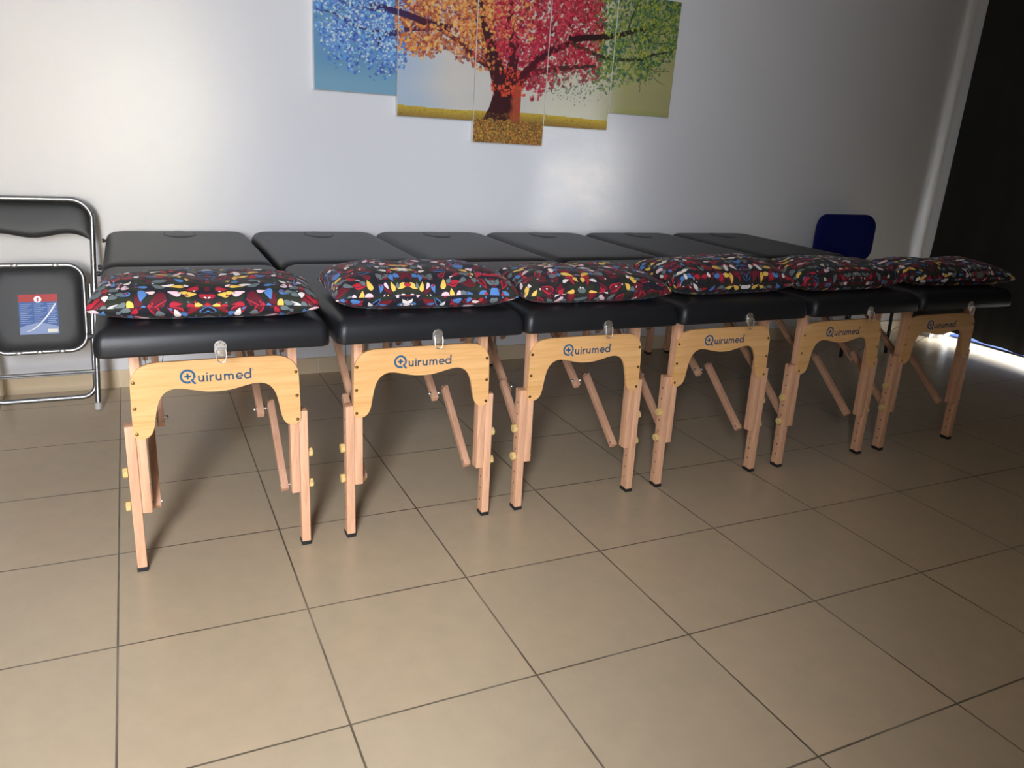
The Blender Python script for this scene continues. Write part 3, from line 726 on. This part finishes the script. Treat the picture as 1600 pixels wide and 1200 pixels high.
# seat: rounded tube ring with a black panel, flipped up
ring = rrect(-.184+.009, .184-.009, .253+.009, .618-.009, .062, 8)
mb = MB(); mb.tube([CP(x, z, .026) for x, z in ring], .0098, 12, closed=True); sf = mb.build('seat_frame', M['chrome'], ch, CO)
for x, z in ((-.07, .609), (.075, .609), (-.075, .262), (.082, .262), (.0, .262)):
    mb = MB(); mb.ball(CP(x, z, .034), .0075, 10, 1.8, .6, 1); mb.build('seat_rivet', M['steel'], sf, CO)
mb = MB()
lo = []
for ins, d_ in ((.012, .012), (.006, .016), (.004, .022), (.012, .027), (.05, .0285), (.1, .029)):
    lo.append([CP(x, z, d_) for x, z in rrect(-.178+ins, .178-ins, .259+ins, .612-ins, .058, 8)])
mb.loops(lo); sp = mb.build('seat', M['chairvinyl'], ch, CO, angle=70)
mb = MB()   # hinge links between seat and frame
for s_ in (-1, 1): mb.bar(CP(s_*.196, .30, .006), CP(s_*.199, .41, .008), .004, .022); mb.ball(CP(s_*.194, .395, .012), .008, 10, .5, 1, 1)
mb.build('hinge_link', M['steel'], ch, CO)
# sticker under the seat
def quad(mb, pts, mi, d_):
    mb.mi = mi; vs = [mb.bm.verts.new(CP(x, z, d_)) for x, z in pts]; mb.bm.faces.new(vs).material_index = mi
mb = MB(); x0, x1, z0, z1 = -.066, .074, .335, .494
st = [new_mat('sticker_blue', (.035, .11, .36, 1), .55)[0], new_mat('sticker_red', (.45, .02, .02, 1), .55)[0], new_mat('sticker_white', (.75, .75, .75, 1), .35)[0],
      new_mat('sticker_pale', (.25, .34, .58, 1), .55)[0], new_mat('sticker_cream', (.62, .60, .45, 1), .35)[0]]
mb.mi = 0; mb.hexa([CP(*p, .0291) for p in ((x0, z0), (x1, z0), (x1, z1), (x0, z1))]+[CP(*p, .0298) for p in ((x0, z0), (x1, z0), (x1, z1), (x0, z1))])
quad(mb, [(x0, z1-.030), (x1, z1-.030), (x1, z1), (x0, z1)], 1, .0302)
quad(mb, [(.003+.014*math.cos(2*PI*i/20), z1-.020+.013*math.sin(2*PI*i/20)) for i in range(20)], 2, .0306)
quad(mb, [(.0, z1-.028), (.006, z1-.028), (.006, z1-.012), (.0, z1-.015)], 1, .0310)
for r_ in range(11):
    z = z1-.040-r_*.0075
    for xa, xb in ((x0+.005, x0+.048-.008*(r_ % 3)), (x0+.054, x0+.098-.010*((r_+1) % 3)), (x0+.102, x1-.005-.006*(r_ % 2))):
        quad(mb, [(xa, z), (xb, z), (xb, z+.003), (xa, z+.003)], 3, .0301)
sw = [(x0+.02+.11*t_, z0+.012+.110*t_**1.7) for t_ in [i/10 for i in range(11)]]
quad(mb, sw+[(x+.006, z-.001) for x, z in sw[::-1]], 2, .0304)
quad(mb, [(x0, z0), (x1, z0)]+[(x1-(x1-x0)*t_, z0+.028+.016*math.sin(PI*t_)) for t_ in [i/12 for i in range(13)]], 3, .0303)
quad(mb, [(x1-.040, z0+.006), (x1-.004, z0+.006), (x1-.004, z0+.019), (x1-.040, z0+.019)], 4, .0306)
mb.build('seat_sticker', st, sp, CO, smooth=False)['label'] = 'red and blue printed sticker with text lines'
# backrest
mb = MB(); NXb, NZb = 36, 10
def bp(i, j, side):
    u = -1+2*i/NXb; v = j/NZb
    hx = hw(.8)-.004
    zl = .716-.022*math.cos(u*PI)*-1*.55+.010*(abs(u) > .8)*0-.018*abs(u)**6+.004
    zl = .722+.010*math.cos(u*PI*1.55)*-1*1.0-.022*abs(u)**5
    zt = top-.004 if abs(u)*hx < hx-rc else top-.004-rc+math.sqrt(max(0, rc**2-(abs(u)*hx-(hx-rc))**2))
    z = zl+(zt-zl)*v
    x = u*hx*(1 if True else 1)
    bow = .014*(1-u*u)
    th = .010*(1-abs(2*v-1)**4)**.5*(1-abs(u)**10)+.002
    return CP(x, z, -bow*.8+side*th)
gb = [[[mb.bm.verts.new(bp(i, j, s_)) for j in range(NZb+1)] for i in range(NXb+1)] for s_ in (1, -1)]
for s_ in (0, 1):
    for i in range(NXb):
        for j in range(NZb): mb.bm.faces.new([gb[s_][i][j], gb[s_][i+1][j], gb[s_][i+1][j+1], gb[s_][i][j+1]])
for i in range(NXb):
    for j in (0, NZb): mb.bm.faces.new([gb[0][i][j], gb[0][i+1][j], gb[1][i+1][j], gb[1][i][j]])
for j in range(NZb):
    for i in (0, NXb): mb.bm.faces.new([gb[0][i][j], gb[0][i][j+1], gb[1][i][j+1], gb[1][i][j]])
mb.build('backrest', M['chairvinyl'], ch, CO, angle=60)

# ------------------------------------------------------------------ blue chair in the far corner
BX, BY = 4.362, 1.74
bc_ = empty('visitor_chair', (BX, BY, 0)); OB = (BX, BY, 0)
tag(bc_, 'blue upholstered chair with black legs standing in the back corner behind the tables', 'chair')
def pad(name, fn, w, d, r, th):
    mb = MB(); lo = []
    for ins, t_ in ((.015, 0), (.004, .006), (0, th*.4), (0, th*.6), (.004, th-.006), (.015, th), (.06, th+.004)):
        lo.append([fn(x, y, t_) for x, y in rrect(-w/2+ins, w/2-ins, -d/2+ins, d/2-ins, max(r-ins*.6, .02), 8)])
    mb.loops(lo); return mb.build(name, M['bluefab'], bc_, OB, angle=60)
pad('backrest', lambda x, y, t_: (BX+x-.008, 1.952-t_-.03*(abs(x)/.26)**2+.02*y, .712+y), .525, .31, .085, .038)
pad('seat', lambda x, y, t_: (BX+x, BY+.0+y, .425+t_), .47, .42, .07, .045)
for x in (-.205, .205):
    for y, yt in ((1.58, 1.60), (1.93, 1.90)):
        mb = MB(); mb.tube([(BX+x, y, .004), (BX+x, yt, .428)], .0115, 12); mb.build('leg', M['blackmetal'], bc_, OB)
    mb = MB(); mb.tube([(BX+x*.8, 1.92, .43), (BX+x*.8, 1.955, .56), (BX+x*.8, 1.948, .66)], .010, 10); mb.build('back_support', M['blackmetal'], bc_, OB)
mb = MB()
for a_, b_ in (((-.205, 1.60), (.205, 1.60)), ((-.205, 1.90), (.205, 1.90)), ((-.205, 1.60), (-.205, 1.90)), ((.205, 1.60), (.205, 1.90))):
    mb.tube([(BX+a_[0], a_[1], .418), (BX+b_[0], b_[1], .418)], .009, 10)
mb.build('seat_frame', M['blackmetal'], bc_, OB)

# ------------------------------------------------------------------ camera
cam = bpy.data.cameras.new('camera'); co_ = bpy.data.objects.new('camera', cam); COL.objects.link(co_)
cam.sensor_width = 36; cam.lens = 1213.72/1600*36; cam.clip_start = .05; cam.clip_end = 60
F = Vector((.42238519, .85122793, -.31145105)); R_ = Vector((.90294664, -.42518566, .06248616)); U_ = Vector((.07923456, .3076169, .94820553))
mt = Matrix(((R_.x, U_.x, -F.x, .11918), (R_.y, U_.y, -F.y, -1.83242), (R_.z, U_.z, -F.z, 1.26301), (0, 0, 0, 1)))
co_.matrix_world = mt; scene.camera = co_

# ------------------------------------------------------------------ light
def area(name, loc, target, sx, sy, power, col, spread=180):
    d = bpy.data.lights.new(name, 'AREA'); d.shape = 'RECTANGLE'; d.size = sx; d.size_y = sy; d.energy = power; d.color = col; d.spread = math.radians(spread)
    o = bpy.data.objects.new(name, d); COL.objects.link(o); o.location = loc
    o.rotation_euler = (Vector(target)-Vector(loc)).to_track_quat('-Z', 'Y').to_euler(); return o
# daylight through the doorway behind the camera
area('doorway_daylight', (-1.0, -3.5, 2.55), (1.3, .35, .9), .80, 3.5, 468, (.905, .955, 1.07), 180)
area('doorway_fill', (-.65, -2.72, 1.45), (.4, .6, .4), .9, 1.8, 12, (.95, .97, 1.02), 180)  # added weak fill in the opening, softens the leg shadows
# sun thrown back from glass outside, landing on the left of the wall
area('reflected_sun', (-.88, -6.6, 1.75), (-.22, 2.05, 1.15), .55, 1.2, 2.3, (1, .91, .62), 16)
area('sun_glint', (-1.2, -6.2, 1.75), (.27, 2.05, 1.22), .25, .60, .32, (1, .93, .72), 7)
area('sun_strip', (-3.25, -6.6, 1.35), (2.40, 2.05, .98), .12, .5, .42, (1, .90, .76), 4)
area('wall_fill_beam', (-3.1, -6.9, 1.6), (2.35, 2.05, 1.15), .7, 1.0, 1.0, (.86, .94, 1.12), 14)  # added cool fill beam, lifts the back wall towards the right
# sun on the terrace behind the curtain
area('terrace_daylight', (RX+1.3, .6, .62), (RX-.1, .9, 0), 2.6, .35, 190, (.86, .93, 1), 120)
w = bpy.data.worlds.new('sky'); scene.world = w; w.use_nodes = True
bg = w.node_tree.nodes['Background']; bg.inputs[0].default_value = (.62, .74, 1, 1); bg.inputs[1].default_value = .5
scene.view_settings.view_transform = 'Standard'; scene.view_settings.look = 'None'
scene.view_settings.exposure = 0; scene.view_settings.gamma = 1
scene.cycles.max_bounces = 8; scene.cycles.use_denoising = True
